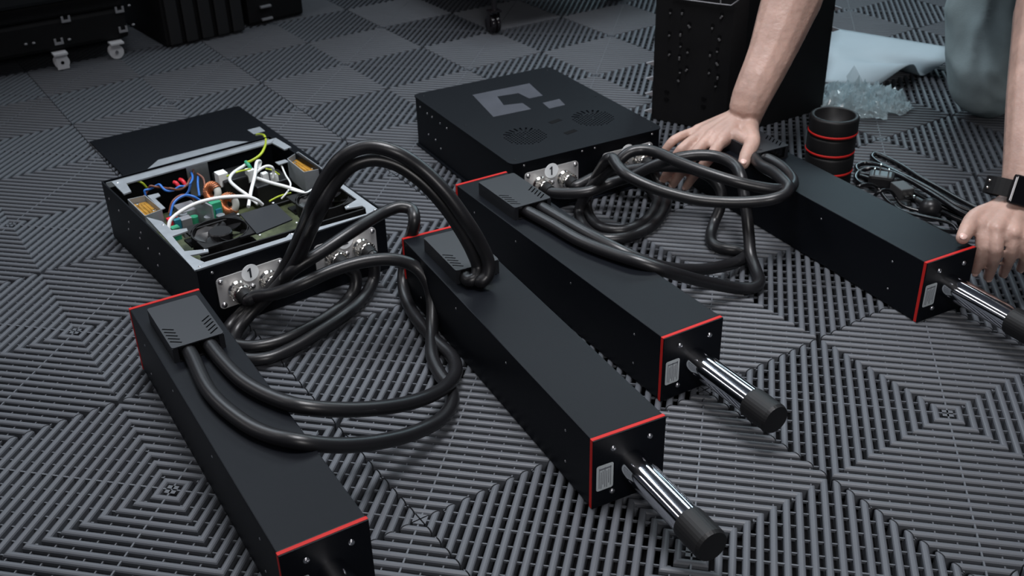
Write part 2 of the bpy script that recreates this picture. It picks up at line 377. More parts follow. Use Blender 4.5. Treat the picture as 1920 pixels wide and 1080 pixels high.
fp((0.1814,0.1369,0.097), (0.1789,0.1162,0.097), (0.1604,0.1253,0.097), (0.1512,0.1253,0.097), (0.1443,0.1018,0.097), (0.1378,0.1037,0.097), (0.1272,0.1302,0.097), (0.0657,0.1324,0.097), (0.053,0.1413,0.097))
fo = obj('frame_lip', fr, m_steel, ob); fo['label'] = 'galvanised steel frame lip around the open top'
lipwall = MB().box((-.1795, 0, .089), (.0012, .275, .009)); obj('inner_lip', lipwall, m_steel, ob)
dots(ob, 'lip_screw', [(p[0], p[1], .096) for p in ((-0.1624,-0.1252,0.097), (0.1737,-0.1344,0.097), (0.1754,0.1324,0.097), (0.1336,-0.1105,0.097), (0.1408,0.1073,0.097), (0.1669,0.0038,0.097), (0.0239,-0.1251,0.097))], 'z')
dots(ob, 'side_screw', [(x, -.143, z) for x, z in ((-.16, .075), (-.12, .07), (-.08, .066), (-.09, .05), (-.03, .068), (-.01, .05), (.04, .062), (-.04, .055), (.02, .035))], '-y', m_grey)
dots(ob, 'front_screw', [(.1843, y, .087) for y in (-.123, .126)], '+x')
connectors(ob, False)
obj('circuit_board', MB().box((-.06, .0, .020), (.22, .26, .002)), m_pcb, ob)
# fans
def fan(c):
    h = .0105
    f = MB(); s = .04
    ring = [(.038 * math.cos(2 * math.pi * i / 32), .038 * math.sin(2 * math.pi * i / 32)) for i in range(32)]
    f.lathe([(.038, -h), (.0405, -h), (.0405, h), (.038, h), (.038, -h)], 32, smooth=False)
    for sx in (-1, 1):
        for sy in (-1, 1):
            for z in (-h + .0015, h - .0015): f.prism([(sx * .04, sy * .04), (sx * .04, sy * .012), (sx * .0345, sy * .018), (sx * .0285, sy * .0285), (sx * .018, sy * .0345), (sx * .012, sy * .04)], z - .0015, z + .0015)
    for k in range(3):
        a = R(30 + 120 * k); f.box((.025 * math.cos(a), .025 * math.sin(a), -h + .001), (.03, .003, .002), rz=a)
    fo = obj('cooling_fan', f, m_blackm, ob, c)
    obj('fan_hub', MB().lathe([(0, h - .001), (.0155, h - .001), (.0168, h - .0025), (.0168, -h + .003)], 24, smooth=False), m_plug, fo)
    bl = MB()
    vs = []
    for j, r in enumerate((.0165, .024, .031, .037)):
        for i in range(5):
            t = i / 4; a = (t - .5) * .95 + j * .16; vs.append((r * math.cos(a), r * math.sin(a), h - .003 - t * .012))
    fs = [(j * 5 + i, (j + 1) * 5 + i, (j + 1) * 5 + i + 1, j * 5 + i + 1) for j in range(3) for i in range(4)]
    vs2 = vs + [(x, y, z - .0012) for x, y, z in vs]; fs2 = fs + [tuple(k + 20 for k in q[::-1]) for q in fs]
    blm = MB().add(vs2, fs2, True).mesh('fan_blade', m_plug)
    for k in range(7): b = obj('fan_blade', blm, None, fo); b.rotation_euler = (0, 0, 2 * math.pi * k / 7)
    return fo
cA = (0.0807,-0.0655,0.083); cB = (0.0811,0.0978,0.083)
fan((cA[0], cA[1], .0805)); fan((cB[0], cB[1], .0805))
def quadp(name, pts, z0, z1, m, par=None, **k): return obj(name, MB().prism([p[:2] for p in pts], z0, z1), m, par or ob)
quadp('fan_bracket', [(0.0564,-0.0231,0.094), (0.0572,0.0333,0.094), (0.1209,0.0277,0.094), (0.1301,-0.0315,0.094)], .0915, .0935, m_cover)
dots(ob, 'bracket_screw', [(p[0], p[1], .0932) for p in ((0.0544,-0.0255,0.094), (0.053,0.0311,0.094), (0.1356,-0.03,0.094), (0.1341,0.0277,0.094))], 'z')
fb = MB()
for a, b in (((0.049,-0.1019,0.09), (0.05,-0.0208,0.09)), ((0.0508,0.0359,0.09), (0.0491,0.1362,0.09))):
    fb.tube([(a[0], a[1], .088), (b[0], b[1], .088)], .0016, 6, 1)
a = (0.1457,-0.1253,0.09); b = (0.1561,0.1315,0.09)
fb.box(((a[0] + b[0]) / 2, (a[1] + b[1]) / 2, .078), (.003, .25, .03), rz=math.atan2(b[1] - a[1], b[0] - a[0]) - R(90))
obj('fan_rail', fb, m_blackm, ob)
# filter trays
def tray(q, h, name='filter_tray'):
    q = [Vector(p) for p in q]; c = sum(q, Vector()) / 4; mb = MB(); ztop = .0945
    for i in range(4):
        a, b = q[i], q[(i + 1) % 4]; m_ = (a + b) / 2; L = (b - a).length
        mb.box((m_.x, m_.y, ztop - h / 2), (L, .0012, h), rz=math.atan2(b.y - a.y, b.x - a.x))
    t = obj(name, mb, m_steel, ob)
    inner = [(c + (p - c) * .93) for p in q]
    am = MB().prism([(p.x, p.y) for p in inner], ztop - h, ztop - .009); o = obj('amber_filter', am, m_amber, t)
    rb = MB()
    for k in range(4):
        u = (k + .7) / 4.6; a = inner[0].lerp(inner[1], u); b = inner[3].lerp(inner[2], u); a, b = a.lerp(b, .12), a.lerp(b, .88)
        rb.tube([(a.x, a.y, ztop - .0086), (b.x, b.y, ztop - .0086)], .0012, 6, 1)
    obj('filter_winding', rb, m_amber, t)
    for u, v in ((.3, .2), (.75, .8)):
        p = inner[0].lerp(inner[1], u).lerp(inner[3].lerp(inner[2], u), v); obj('filter_terminal', MB().box((p.x, p.y, ztop - .0065), (.004, .004, .006), b=.0008), m_nickel, t)
    return t
tray([(-0.0965,-0.1329,0.0945), (-0.0927,-0.1081,0.0945), (-0.0301,-0.1068,0.0945), (-0.0251,-0.1336,0.0945)], .03)
tray([(-0.0799,0.1219,0.0945), (-0.0944,0.1484,0.0945), (-0.0098,0.1466,0.0945), (-0.0154,0.1178,0.0945)], .035)
quadp('tray_flange', [(-0.0918,-0.1052,0.094), (-0.09,-0.0885,0.094), (-0.0787,-0.0896,0.094), (-0.0748,-0.0994,0.094), (-0.0329,-0.1002,0.094), (-0.0312,-0.1065,0.094)], .0925, .0938, m_steel)
quadp('tray_flange', [(-0.082,0.1013,0.094), (-0.0812,0.1188,0.094), (-0.0701,0.1188,0.094), (-0.0685,0.1011,0.094)], .0925, .0938, m_steel)
# rear inlet plate and boards
p0 = (-0.1641,-0.0083,0.09); p1 = (-0.1635,0.0221,0.09)
ip = MB().box((-.176, (p0[1] + p1[1]) / 2, .06), (.002, .036, .058)); obj('inlet_plate', ip, m_steel, ob)
def blockat(name, p, size, m, b=.001, rz=0.0): return obj(name, MB().box((p[0], p[1], p[2]), size, b=b, rz=rz), m, ob)
blockat('white_connector', (-0.119,0.0237,0.075), (.018, .016, .022), m_white)
blockat('white_connector', (-0.1052,0.0664,0.072), (.014, .012, .024), m_white)
blockat('white_connector', (-0.0892,0.0833,0.068), (.010, .010, .02), m_white)
blockat('white_connector', (-0.0773,0.0943,0.068), (.010, .010, .02), m_white)
blockat('heat_sink', (-0.0616,-0.0341,0.05), (.055, .003, .05), m_steel, rz=R(8))
blockat('heat_sink', (-0.0998,-0.0468,0.045), (.035, .03, .02), m_grey)
blockat('green_component', (-0.0481,-0.0208,0.06), (.016, .017, .03), m_green)
blockat('green_component', (0.0072,-0.1045,0.07), (.012, .012, .02), m_green)
blockat('teal_component', (-0.0186,-0.0919,0.068), (.010, .010, .022), m_teal)
blockat('teal_component', (-0.0434,-0.0194,0.055), (.012, .01, .02), m_teal)
blockat('red_component', (-0.0254,-0.0954,0.07), (.012, .016, .018), m_redp)
blockat('grey_capacitor', (-0.0187,-0.0789,0.062), (.014, .016, .03), m_grey)
blockat('dark_transformer', (-0.1269,0.0451,0.05), (.05, .05, .05), m_plug, b=.003)
blockat('dark_transformer', (-0.0952,0.0903,0.045), (.05, .06, .04), m_plug, b=.003)
for p in ((-0.082,-0.0602,0.045), (-0.0727,-0.0477,0.04), (-0.089,-0.0338,0.045), (-0.0482,-0.0338,0.045), (-0.0312,-0.0204,0.05)):
    obj('capacitor', MB().cyl((p[0], p[1], .021), (p[0], p[1], p[2] + .008), .0065, n=14), m_steel if p[2] > .042 else m_green, ob)
def toroid(c, ax):
    mb = MB(); Rr = .0115; r = .0052; T = Matrix.Translation(c) @ Matrix.Rotation(R(ax), 4, 'Z') @ Matrix.Rotation(R(72), 4, 'X')
    vs = []; n = 28; k = 10
    for i in range(n):
        a = 2 * math.pi * i / n
        for j in range(k):
            b = 2 * math.pi * j / k; vs.append(((Rr + r * math.cos(b)) * math.cos(a), (Rr + r * math.cos(b)) * math.sin(a), r * 1.2 * math.sin(b)))
    fs = [(i * k + j, ((i + 1) % n) * k + j, ((i + 1) % n) * k + (j + 1) % k, i * k + (j + 1) % k) for i in range(n) for j in range(k)]
    mb.add(vs, fs, True, T); t = obj('toroid_coil', mb, m_core, ob)
    wn = MB()
    for i in range(22):
        a = R(50 + i * 13); wn.tube([((Rr + (r + .0012) * math.cos(b)) * math.cos(a), (Rr + (r + .0012) * math.cos(b)) * math.sin(a), (r * 1.2 + .0012) * math.sin(b)) for b in [2 * math.pi * j / 8 for j in range(9)]], .0011, 5, 1, False, T)
    obj('coil_winding', wn, m_copper, t)
toroid((-0.0964,-0.0031,0.066), 20); toroid((-0.0497,0.003,0.062), 35)
def wire(name, m, pts, r): return obj(name, MB().tube(pts, r, 8, 6), m, ob)
wire('white_cable', m_wwire, [(0.0267,-0.1201,0.088), (0.0204,-0.1135,0.097), (0.0167,-0.0972,0.104), (0.0166,-0.0702,0.11), (0.0233,-0.0409,0.112), (0.0331,-0.014,0.11), (0.0372,0.0012,0.106), (0.0391,0.0127,0.098), (0.0374,0.0205,0.088)], .0028)
wire('white_cable', m_wwire, [(-0.0808,0.0714,0.09), (-0.0887,0.0792,0.098), (-0.0786,0.0698,0.104), (-0.0402,0.0472,0.1), (-0.0039,0.0231,0.095), (0.0308,0.0013,0.088)], .0027)
wire('white_cable', m_wwire, [(-0.1228,0.0684,0.085), (-0.0879,0.0306,0.092), (-0.0635,0.0154,0.094), (-0.0222,0.0093,0.097), (0.0101,0.0099,0.097), (0.0316,0.0164,0.088)], .0026)
wire('white_cable', m_wwire, [(-0.0635,0.0587,0.085), (-0.0154,0.061,0.093), (0.0242,0.0712,0.096), (0.0444,0.0859,0.09)], .0027)
wire('white_cable', m_wwire, [(-0.0624,0.0553,0.09), (-0.0639,0.0642,0.096), (-0.0666,0.0795,0.098), (-0.066,0.0879,0.094), (-0.0686,0.0906,0.085), (-0.0679,0.0878,0.075)], .0023)
wire('white_cable', m_wwire, [(-0.0749,0.1082,0.088), (-0.0407,0.0981,0.086), (-0.0049,0.0882,0.086), (0.0261,0.0647,0.088), (0.0253,0.0571,0.082)], .0014)
wire('white_cable', m_wwire, [(0.0292,0.072,0.094), (0.0555,0.0825,0.095), (0.042,0.1007,0.09)], .0015)
tw = [(-0.1277,-0.1004,0.075), (-0.1298,-0.0943,0.085), (-0.1266,-0.0861,0.09), (-0.1179,-0.0763,0.092), (-0.1005,-0.07,0.09), (-0.0963,-0.0589,0.09), (-0.0958,-0.0463,0.09), (-0.1115,-0.0306,0.088), (-0.1526,-0.0114,0.08), (-0.1795,-0.0001,0.075)]
tp = spline(tw, 8)
for s, m, nm in ((0, m_blue, 'blue_wire'), (math.pi, m_brown, 'brown_wire')):
    wire(nm, m, [p + Vector((0, .0022 * math.cos(s + i * .32), .0022 * math.sin(s + i * .32))) for i, p in enumerate(tp)][::2], .0018)
wire('blue_wire', m_blue, [(-0.0509,-0.0901,0.07), (-0.0611,-0.0766,0.085), (-0.0639,-0.0586,0.09), (-0.0556,-0.048,0.088), (-0.0534,-0.0388,0.078)], .0019)
wire('brown_wire', m_brown, [(-0.0625,-0.0872,0.07), (-0.0684,-0.0763,0.084), (-0.0743,-0.0582,0.087), (-0.0572,-0.0487,0.085), (-0.0573,-0.0356,0.072)], .0018)
wire('blue_wire', m_blue, [(-0.1479,-0.0026,0.08), (-0.131,-0.0121,0.072), (-0.1073,-0.0212,0.062)], .0019)
wire('brown_wire', m_brown, [(-0.1465,-0.0046,0.082), (-0.1317,-0.0018,0.078), (-0.1192,-0.0062,0.068), (-0.111,-0.0129,0.06)], .0018)
wire('blue_wire', m_blue, [(-0.1248,-0.0477,0.06), (-0.1133,-0.0366,0.07), (-0.1224,-0.0258,0.08)], .0019)
for p, q in (((-0.1483,-0.0437,0.078), (-0.1411,-0.0392,0.07)), ((-0.152,-0.0324,0.078), (-0.1398,-0.0283,0.07))):
    wire('red_lug', m_redp, [p, ((p[0] + q[0]) / 2, (p[1] + q[1]) / 2, .077), q], .0032)
wire('yellow_green_wire', m_yellow, [(-0.1706,-0.1096,0.085), (-0.163,-0.1059,0.092), (-0.1592,-0.0986,0.093), (-0.1518,-0.0918,0.09), (-0.1521,-0.086,0.08)], .0018)
wire('yellow_green_wire', m_yellow, [(-0.0997,0.0249,0.085), (-0.0932,0.0408,0.09), (-0.0954,0.0643,0.088)], .0014)
wire('yellow_green_wire', m_yellow, [(-0.086,0.0861,0.085), (-0.0708,0.0909,0.086), (-0.0662,0.0986,0.078)], .0014)
wire('yellow_green_wire', m_yellow, [(0.0279,0.036,0.085), (0.0213,0.0542,0.085), (0.0071,0.081,0.078)], .0014)
wire('green_lug', m_green, [(-0.1216,0.0686,0.09), (-0.1088,0.0678,0.088), (-0.1061,0.0699,0.08)], .0030)

# loose lid behind the open box
ld = thing('chassis_lid', 'flat black lid plate lying upside down behind the open control box', 'lid', (-1.296, -.443, .0004), R(1.6))
obj('plate', MB().box((0, 0, .0018), (.366, .302, .003), b=.0008), m_black, ld)
def L(p): d = Matrix.Rotation(R(-1.6), 4, 'Z') @ (Vector(p) - Vector((-1.296, -.443, 0))); return (d.x, d.y)
st = obj('bare_metal_strip', MB().prism([L(p) for p in ((-1.2538,-0.5706,0.004), (-1.3046,-0.5207,0.004), (-1.3093,-0.3802,0.004), (-1.2853,-0.3527,0.004), (-1.2608,-0.3286,0.004), (-1.2148,-0.5183,0.004))], .0033, .0041), m_steel, ld)
st['label'] = 'unpainted grey metal strip'
obj('earth_pad', MB().prism([L(p) for p in ((-1.3442,-0.3333,0.004), (-1.3455,-0.3077,0.004), (-1.3182,-0.308,0.004), (-1.3159,-0.3318,0.004))], .0033, .0041), m_steel, ld)
tag(obj('earth_wire', MB().tube([(-1.2926,-0.3336,0.012), (-1.2101,-0.3634,0.045), (-1.1359,-0.3833,0.075), (-1.0952,-0.3904,0.088), (-1.0587,-0.4013,0.094), (-1.0207,-0.4195,0.097), (-0.9964,-0.4383,0.097), (-0.9935,-0.4546,0.093), (-0.9989,-0.461,0.09)], .0021, 8, 7), m_yellow), 'yellow and green earth wire arching from the loose lid into the open control box', 'wire')

# ---------------------------------------------------------------- thick black cables
CR = .0087
def cable(label, pts, plug=None, r=CR):
    o = thing('actuator_cable', label, 'cable', (0, 0, 0), 0, 'thick black cables between boxes and actuators')
    obj('cable', MB().tube(pts, r, 12, 7), m_cable, o)
    if plug:
        c, d = plug; c = Vector(c); d = Vector(d).normalized()
        pm = MB().cyl(c - d * .004, c + d * .005, .0112, .0104, 18); pm.cyl(c + d * .005, c + d * .014, .0104, .0092, 18); obj('plug_boot', pm, m_rubber, o)
    return o
def wl(box, x, y, z):
    p = Matrix.Translation(box.location) @ Matrix.Rotation(box.rotation_euler.z, 4, 'Z') @ Vector((x, y, z)); return tuple(p)
def dirx(box): return (math.cos(box.rotation_euler.z), math.sin(box.rotation_euler.z), 0)
XS = XF + .022
ZC = .0523
def start(box, y, ext=.014): return [wl(box, XS, y, ZC), wl(box, XS + ext, y, ZC - .001)]
s1 = start(ob, -.0715 - .0225); s2 = start(ob, -.0715 + .0225); s3 = start(ob, .0745 - .0225); s4 = start(ob, .0745 + .0225)
k1 = start(kb, -.0715 - .0225); k2 = start(kb, -.0715 + .0225); k3 = start(kb, .0745 - .0225, .022); k4 = start(kb, .0745 + .0225, .022)
def hood(n, s, ext=.0):
    return [wl(ACTS[n], -.125 , s * .0125 - .001, .0990), wl(ACTS[n], -.095 + ext, s * .0125 - .001, .0990)]
hA1, hA2 = hood('A', -1), hood('A', 1)
cable('black cable arching low from the open box, nearest loop over the front actuator',
      s1 + [(-0.6456,-0.5944,0.056), (-0.6165,-0.5771,0.068), (-0.595,-0.5509,0.082), (-0.5882,-0.4996,0.092), (-0.5791,-0.457,0.095), (-0.5692,-0.4229,0.09), (-0.5591,-0.3986,0.076), (-0.5434,-0.3907,0.06), (-0.5294,-0.392,0.038), (-0.4934,-0.4145,0.014), (-0.444,-0.4427,0.0095), (-0.4078,-0.4537,0.0095), (-0.3722,-0.4602,0.01), (-0.3452,-0.4725,0.012), (-0.3165,-0.5024,0.018), (-0.2908,-0.5545,0.035), (-0.2717,-0.612,0.06), (-0.2641,-0.657,0.082), (-0.2716,-0.6932,0.0985), (-0.3081,-0.7183,0.099), (-0.3555,-0.7316,0.099), (-0.41,-0.7367,0.099)] + hA1[::-1], (s1[0], dirx(ob)))
cable('black cable bent sharply down beside the middle actuator, inner loop over the front actuator',
      s2 + [(-0.6239,-0.5486,0.088), (-0.6185,-0.4987,0.108), (-0.6253,-0.4508,0.12), (-0.6448,-0.3967,0.122), (-0.6437,-0.3712,0.124), (-0.6344,-0.3589,0.12), (-0.6185,-0.3634,0.112), (-0.6221,-0.3694,0.085), (-0.6294,-0.3759,0.05), (-0.6228,-0.3858,0.026), (-0.5968,-0.3979,0.012), (-0.5345,-0.4135,0.0095), (-0.4738,-0.4198,0.0095), (-0.4285,-0.4232,0.012), (-0.3955,-0.4366,0.016), (-0.368,-0.4605,0.022), (-0.3434,-0.4965,0.034), (-0.3225,-0.5423,0.052), (-0.3111,-0.5904,0.072), (-0.3126,-0.633,0.088), (-0.3257,-0.666,0.0985), (-0.3587,-0.6852,0.099), (-0.4012,-0.6986,0.099), (-0.4453,-0.7031,0.099)] + hA2[::-1], (s2[0], dirx(ob)))
def arch(o): return [(-0.6163,-0.5784,0.075), (-0.6089,-0.5595,0.1), (-0.5984,-0.546,0.13), (-0.5869,-0.5333,0.16), (-0.57,-0.5228,0.195), (-0.5576,-0.5074,0.228)]
hB1, hB2 = hood('B', -1), hood('B', 1)
cable('outer black cable of the tall arch rising to the middle actuator',
      s3 + [(-0.6518,-0.4469,0.04), (-0.6454,-0.4493,0.024), (-0.638,-0.4643,0.011), (-0.6166,-0.5034,0.0095), (-0.6002,-0.5504,0.0095), (-0.595,-0.5945,0.0095), (-0.6071,-0.6267,0.0095), (-0.6331,-0.6408,0.0095), (-0.6623,-0.6332,0.01), (-0.671,-0.6124,0.02), (-0.6671,-0.5856,0.036), (-0.663,-0.5635,0.052), (-0.6533,-0.5463,0.078), (-0.6394,-0.5324,0.112), (-0.6153,-0.5251,0.152), (-0.5666,-0.5275,0.205), (-0.5536,-0.5121,0.24), (-0.539,-0.4925,0.268), (-0.5246,-0.4667,0.278), (-0.5037,-0.4423,0.272), (-0.4864,-0.4171,0.25), (-0.4642,-0.3984,0.222), (-0.4473,-0.3825,0.188), (-0.4418,-0.3659,0.152), (-0.4373,-0.3581,0.125), (-0.4336,-0.362,0.108), (-0.4362,-0.371,0.1005)] + hB2[::-1][1:], (s3[0], dirx(ob)))
cable('inner black cable of the tall arch rising to the middle actuator',
      s4 + [(-0.6549,-0.4136,0.038), (-0.6508,-0.4192,0.02), (-0.6294,-0.4481,0.0095), (-0.5994,-0.4914,0.012), (-0.5813,-0.5355,0.012), (-0.5698,-0.5792,0.0095), (-0.5667,-0.6175,0.0095), (-0.5849,-0.6428,0.0095), (-0.6179,-0.6429,0.01), (-0.6429,-0.6271,0.016), (-0.6504,-0.6024,0.03), (-0.6452,-0.5766,0.05), (-0.634,-0.555,0.075), (-0.6202,-0.5362,0.108), (-0.6006,-0.5249,0.148), (-0.5548,-0.5252,0.198), (-0.5475,-0.5062,0.23), (-0.5392,-0.4849,0.252), (-0.5297,-0.4603,0.258), (-0.5163,-0.4359,0.25), (-0.4966,-0.4143,0.23), (-0.4781,-0.3954,0.2), (-0.4655,-0.3795,0.165), (-0.456,-0.3689,0.134), (-0.4518,-0.3646,0.113), (-0.446,-0.3719,0.1025), (-0.4484,-0.3801,0.0995)] + hB1[::-1][1:], (s4[0], dirx(ob)))
hC1, hC2 = hood('C', -1), hood('C', 1)
cable('outer black cable lying along the rear actuator with a front corner bend on the tiles',
      hC1[:1] + [(-0.5154,-0.2046,0.099), (-0.4523,-0.202,0.099), (-0.4028,-0.1908,0.099), (-0.362,-0.1755,0.0985), (-0.3393,-0.151,0.088), (-0.3415,-0.1037,0.06), (-0.3437,-0.0531,0.032), (-0.3402,-0.0128,0.014), (-0.3319,0.0103,0.01), (-0.3385,0.0292,0.01), (-0.362,0.0459,0.012), (-0.3886,0.0606,0.02), (-0.4095,0.0742,0.042), (-0.4255,0.0825,0.068), (-0.4453,0.0939,0.09), (-0.461,0.1016,0.108), (-0.4892,0.1117,0.116), (-0.5175,0.1053,0.12), (-0.5388,0.087,0.12), (-0.5602,0.0613,0.114), (-0.584,0.0357,0.1), (-0.6072,0.0123,0.08), (-0.6305,-0.0109,0.066), (-0.6404,-0.0482,0.058)] + k1[::-1], (k1[0], dirx(kb)))
cable('inner black cable lying along the rear actuator with a bent back loop on the tiles',
      hC2[:1] + [(-0.5102,-0.1836,0.099), (-0.449,-0.1801,0.0985), (-0.4017,-0.1672,0.092), (-0.3807,-0.1427,0.078), (-0.3796,-0.1051,0.058), (-0.3837,-0.0514,0.036), (-0.3888,0,0.022), (-0.3985,0.0499,0.012), (-0.4088,0.0749,0.012), (-0.4247,0.0723,0.0095), (-0.4436,0.0579,0.0095), (-0.4651,0.0574,0.0095), (-0.4899,0.077,0.0095), (-0.5052,0.0982,0.018), (-0.5086,0.1107,0.036), (-0.5214,0.123,0.055), (-0.5427,0.1225,0.07), (-0.5694,0.107,0.08), (-0.5935,0.0727,0.086), (-0.6223,0.0429,0.08), (-0.6521,0.0199,0.07), (-0.674,-0.0068,0.06)] + k2[::-1], (k2[0], dirx(kb)))
hD1, hD2 = hood('D', -1), hood('D', 1)
def floor_loop(dx, dz): return []
cable('upper black cable coiled over the actuator, crossing just in front of the fingers',
      k4 + [(-0.6761,0.1141,0.044), (-0.6673,0.1218,0.02), (-0.6324,0.1087,0.0095), (-0.5921,0.0696,0.0095), (-0.5601,0.0119,0.0095), (-0.5574,-0.0389,0.0095), (-0.5786,-0.0677,0.0095), (-0.6257,-0.0649,0.0095), (-0.6647,-0.0441,0.014), (-0.6575,-0.035,0.046), (-0.6262,-0.0284,0.085), (-0.5953,-0.0247,0.118), (-0.588,-0.0085,0.132), (-0.5785,0.0094,0.135), (-0.5596,0.0216,0.134), (-0.5252,0.0297,0.13), (-0.482,0.0456,0.124), (-0.4437,0.0659,0.118), (-0.4209,0.0877,0.112), (-0.4023,0.1124,0.107), (-0.3982,0.1368,0.1035), (-0.4143,0.1616,0.101), (-0.443,0.1819,0.099), (-0.4744,0.1938,0.0988), (-0.503,0.1965,0.0988), (-0.5213,0.1895,0.0988)] + [wl(ACTS['D'], -.165, .012, .0988), wl(ACTS['D'], -.19, .012, .0988)], (k4[0], dirx(kb)))
cable('lower black cable coiled over the actuator, sagging below the fingertips',
      k3 + [(-0.6673,0.0682,0.046), (-0.6616,0.094,0.02), (-0.635,0.0916,0.0095), (-0.6042,0.0599,0.0095), (-0.5796,0.0164,0.0095), (-0.5779,-0.0245,0.0095), (-0.6022,-0.0453,0.0095), (-0.6478,-0.0366,0.01), (-0.6773,-0.0198,0.022), (-0.6546,-0.0248,0.06), (-0.6245,-0.0321,0.1), (-0.6026,-0.0375,0.124), (-0.595,-0.0355,0.127), (-0.5738,-0.042,0.124), (-0.5473,-0.0461,0.12), (-0.5184,-0.0344,0.112), (-0.4915,-0.0153,0.104), (-0.4586,0.0111,0.098), (-0.4306,0.0411,0.096), (-0.4026,0.0712,0.099), (-0.3856,0.0915,0.104), (-0.3813,0.1099,0.108), (-0.388,0.1228,0.112), (-0.4128,0.1352,0.113), (-0.4467,0.1482,0.111), (-0.4768,0.1555,0.108)] + [wl(ACTS['D'], -.16, -.012, .0992), wl(ACTS['D'], -.19, -.012, .0990)], (k3[0], dirx(kb)))

# ---------------------------------------------------------------- black feet cups (a stack of four)
fc0 = Vector((-0.5157,0.3583,0.13)); CH = .0325
for k in range(4):
    lbl = ['bottom cup of the stack of black round rubber feet', 'second cup from the bottom in the stack of black rubber feet', 'third cup from the bottom in the stack of black rubber feet', 'topmost open cup of the stack of black rubber feet'][k]
    if k == 0:
        ft = thing('foot_cup', lbl, 'rubber foot', (fc0.x, fc0.y, .0004), 0, 'stack of rubber foot cups')
        obj('cup', MB().lathe([(.0, .004), (.031, .004), (.0315, .0308), (.0325, .0322), (.0365, .0322), (.0385, .0311), (.0392, .0285), (.0392, .0075)], 40), m_rubber, ft)
        obj('cup_base', MB().lathe([(.0375, .0035), (.0372, 0), (0, 0)], 40, smooth=False), m_rubber, ft)
        rg = obj('red_ring', MB().lathe([(.038, .0028), (.0395, .0033), (.0399, .005), (.0395, .0068), (.038, .0073)], 40), m_red, ft); rg['label'] = 'red ring band'
        f0 = ft
    else:
        ft = copy_tree(f0); ft['label'] = lbl; ft.location = (fc0.x + (.0006 if k % 2 else -.0004), fc0.y, .0004 + k * CH)

# ---------------------------------------------------------------- power cords with plugs
def cord(label, pts, r=.0042):
    o = thing('mains_cable', label, 'cable', (0, 0, 0), 0, 'thin black power cords'); obj('cord', MB().tube(pts, r, 8, 7), m_cord, o); return o
c1 = cord('thin black power cord folded in a long hairpin on the tiles', [(-0.2879,0.4738,0.01), (-0.3323,0.479,0.008), (-0.3958,0.4959,0.006), (-0.448,0.5081,0.005), (-0.4987,0.5225,0.005), (-0.538,0.5282,0.005), (-0.5536,0.5272,0.005), (-0.5475,0.5116,0.005), (-0.5251,0.4987,0.006), (-0.4739,0.4842,0.01), (-0.4089,0.4632,0.014), (-0.3376,0.4443,0.014), (-0.2847,0.4396,0.012)])
c2 = cord('thin black power cord lying beside the stack of rubber feet', [(-0.2629,0.4273,0.018), (-0.3039,0.4241,0.02), (-0.3664,0.4407,0.02), (-0.4328,0.4588,0.018), (-0.4819,0.4658,0.014), (-0.5094,0.4589,0.01), (-0.5158,0.4429,0.006), (-0.5037,0.4186,0.005), (-0.4807,0.4063,0.006), (-0.4552,0.4083,0.01)])
c3 = cord('thin black power cord curling up behind the actuator edge', [(-0.4511,0.3501,0.02), (-0.4389,0.3433,0.034), (-0.433,0.3575,0.036), (-0.4364,0.3904,0.02), (-0.4126,0.3831,0.012), (-0.3683,0.3675,0.012), (-0.3186,0.3665,0.02), (-0.2788,0.3703,0.024), (-0.2642,0.3646,0.02), (-0.2883,0.3678,0.01), (-0.3318,0.3742,0.006)], .0030)
c4 = cord('thin black power cord with a small raised loop near the flat plug', [(-0.4148,0.3601,0.012), (-0.4064,0.3476,0.03), (-0.4009,0.3531,0.038), (-0.3996,0.3726,0.034), (-0.3985,0.3873,0.02), (-0.3846,0.3881,0.01), (-0.3609,0.3982,0.006), (-0.3327,0.4139,0.006)], .0028)
c6 = cord('thin black power cord bundled beside the hairpin cord', [(-0.2694,0.4395,0.02), (-0.311,0.433,0.022), (-0.3843,0.45,0.022), (-0.4491,0.4655,0.018), (-0.5033,0.4783,0.012), (-0.5331,0.4764,0.007), (-0.5355,0.4579,0.005), (-0.5142,0.4413,0.005), (-0.4848,0.4438,0.008), (-0.4346,0.4505,0.006), (-0.3659,0.4441,0.005), (-0.3024,0.4394,0.005)])
c5 = cord('thin black power cord running straight under the other cords', [(-0.506,0.432,0.0045), (-0.4592,0.4407,0.0045), (-0.397,0.4308,0.0045), (-0.343,0.4277,0.0045), (-0.289,0.428,0.0045)], .0040)
pl = (-0.4576,0.4256,0.016)
p_ = thing('power_plug', 'black mains plug with three bright metal prongs beside the rubber feet', 'plug', (pl[0], pl[1], .0045), R(35))
obj('plug_body', MB().box((0, 0, .013), (.040, .030, .022), b=.005), m_plug, p_)
for x, y in ((-.012, -.008), (-.004, .012), (.010, -.004)): obj('prong', MB().box((x, y, .029), (.0022, .006, .012), b=.0006), m_nickel, p_)
pl = (-0.4051,0.4117,0.022)
p_ = thing('power_plug', 'dark grey flat rectangular plug lying on the cords', 'plug', (pl[0], pl[1], .0095), R(-20))
obj('plug_body', MB().box((0, 0, .012), (.034, .024, .018), b=.002), mat('plug_grey', (.035, .035, .036), .5), p_)
for y in (-.005, .005): obj('prong', MB().box((.0205, y, .012), (.012, .005, .002)), m_nickel, p_)
pl = (-0.3426,0.4041,0.018)
p_ = thing('power_plug', 'round domed black plug lying on the cords', 'plug', (pl[0], pl[1], .008), R(-15))
obj('plug_body', MB().lathe([(0, .024), (.008, .0225), (.014, .018), (.0172, .010), (.0175, 0), (0, 0)], 24), m_plug, p_)
obj('strain_relief', MB().cyl((-.014, 0, .008), (-.036, 0, .008), .006, .0042, 12), m_plug, p_)

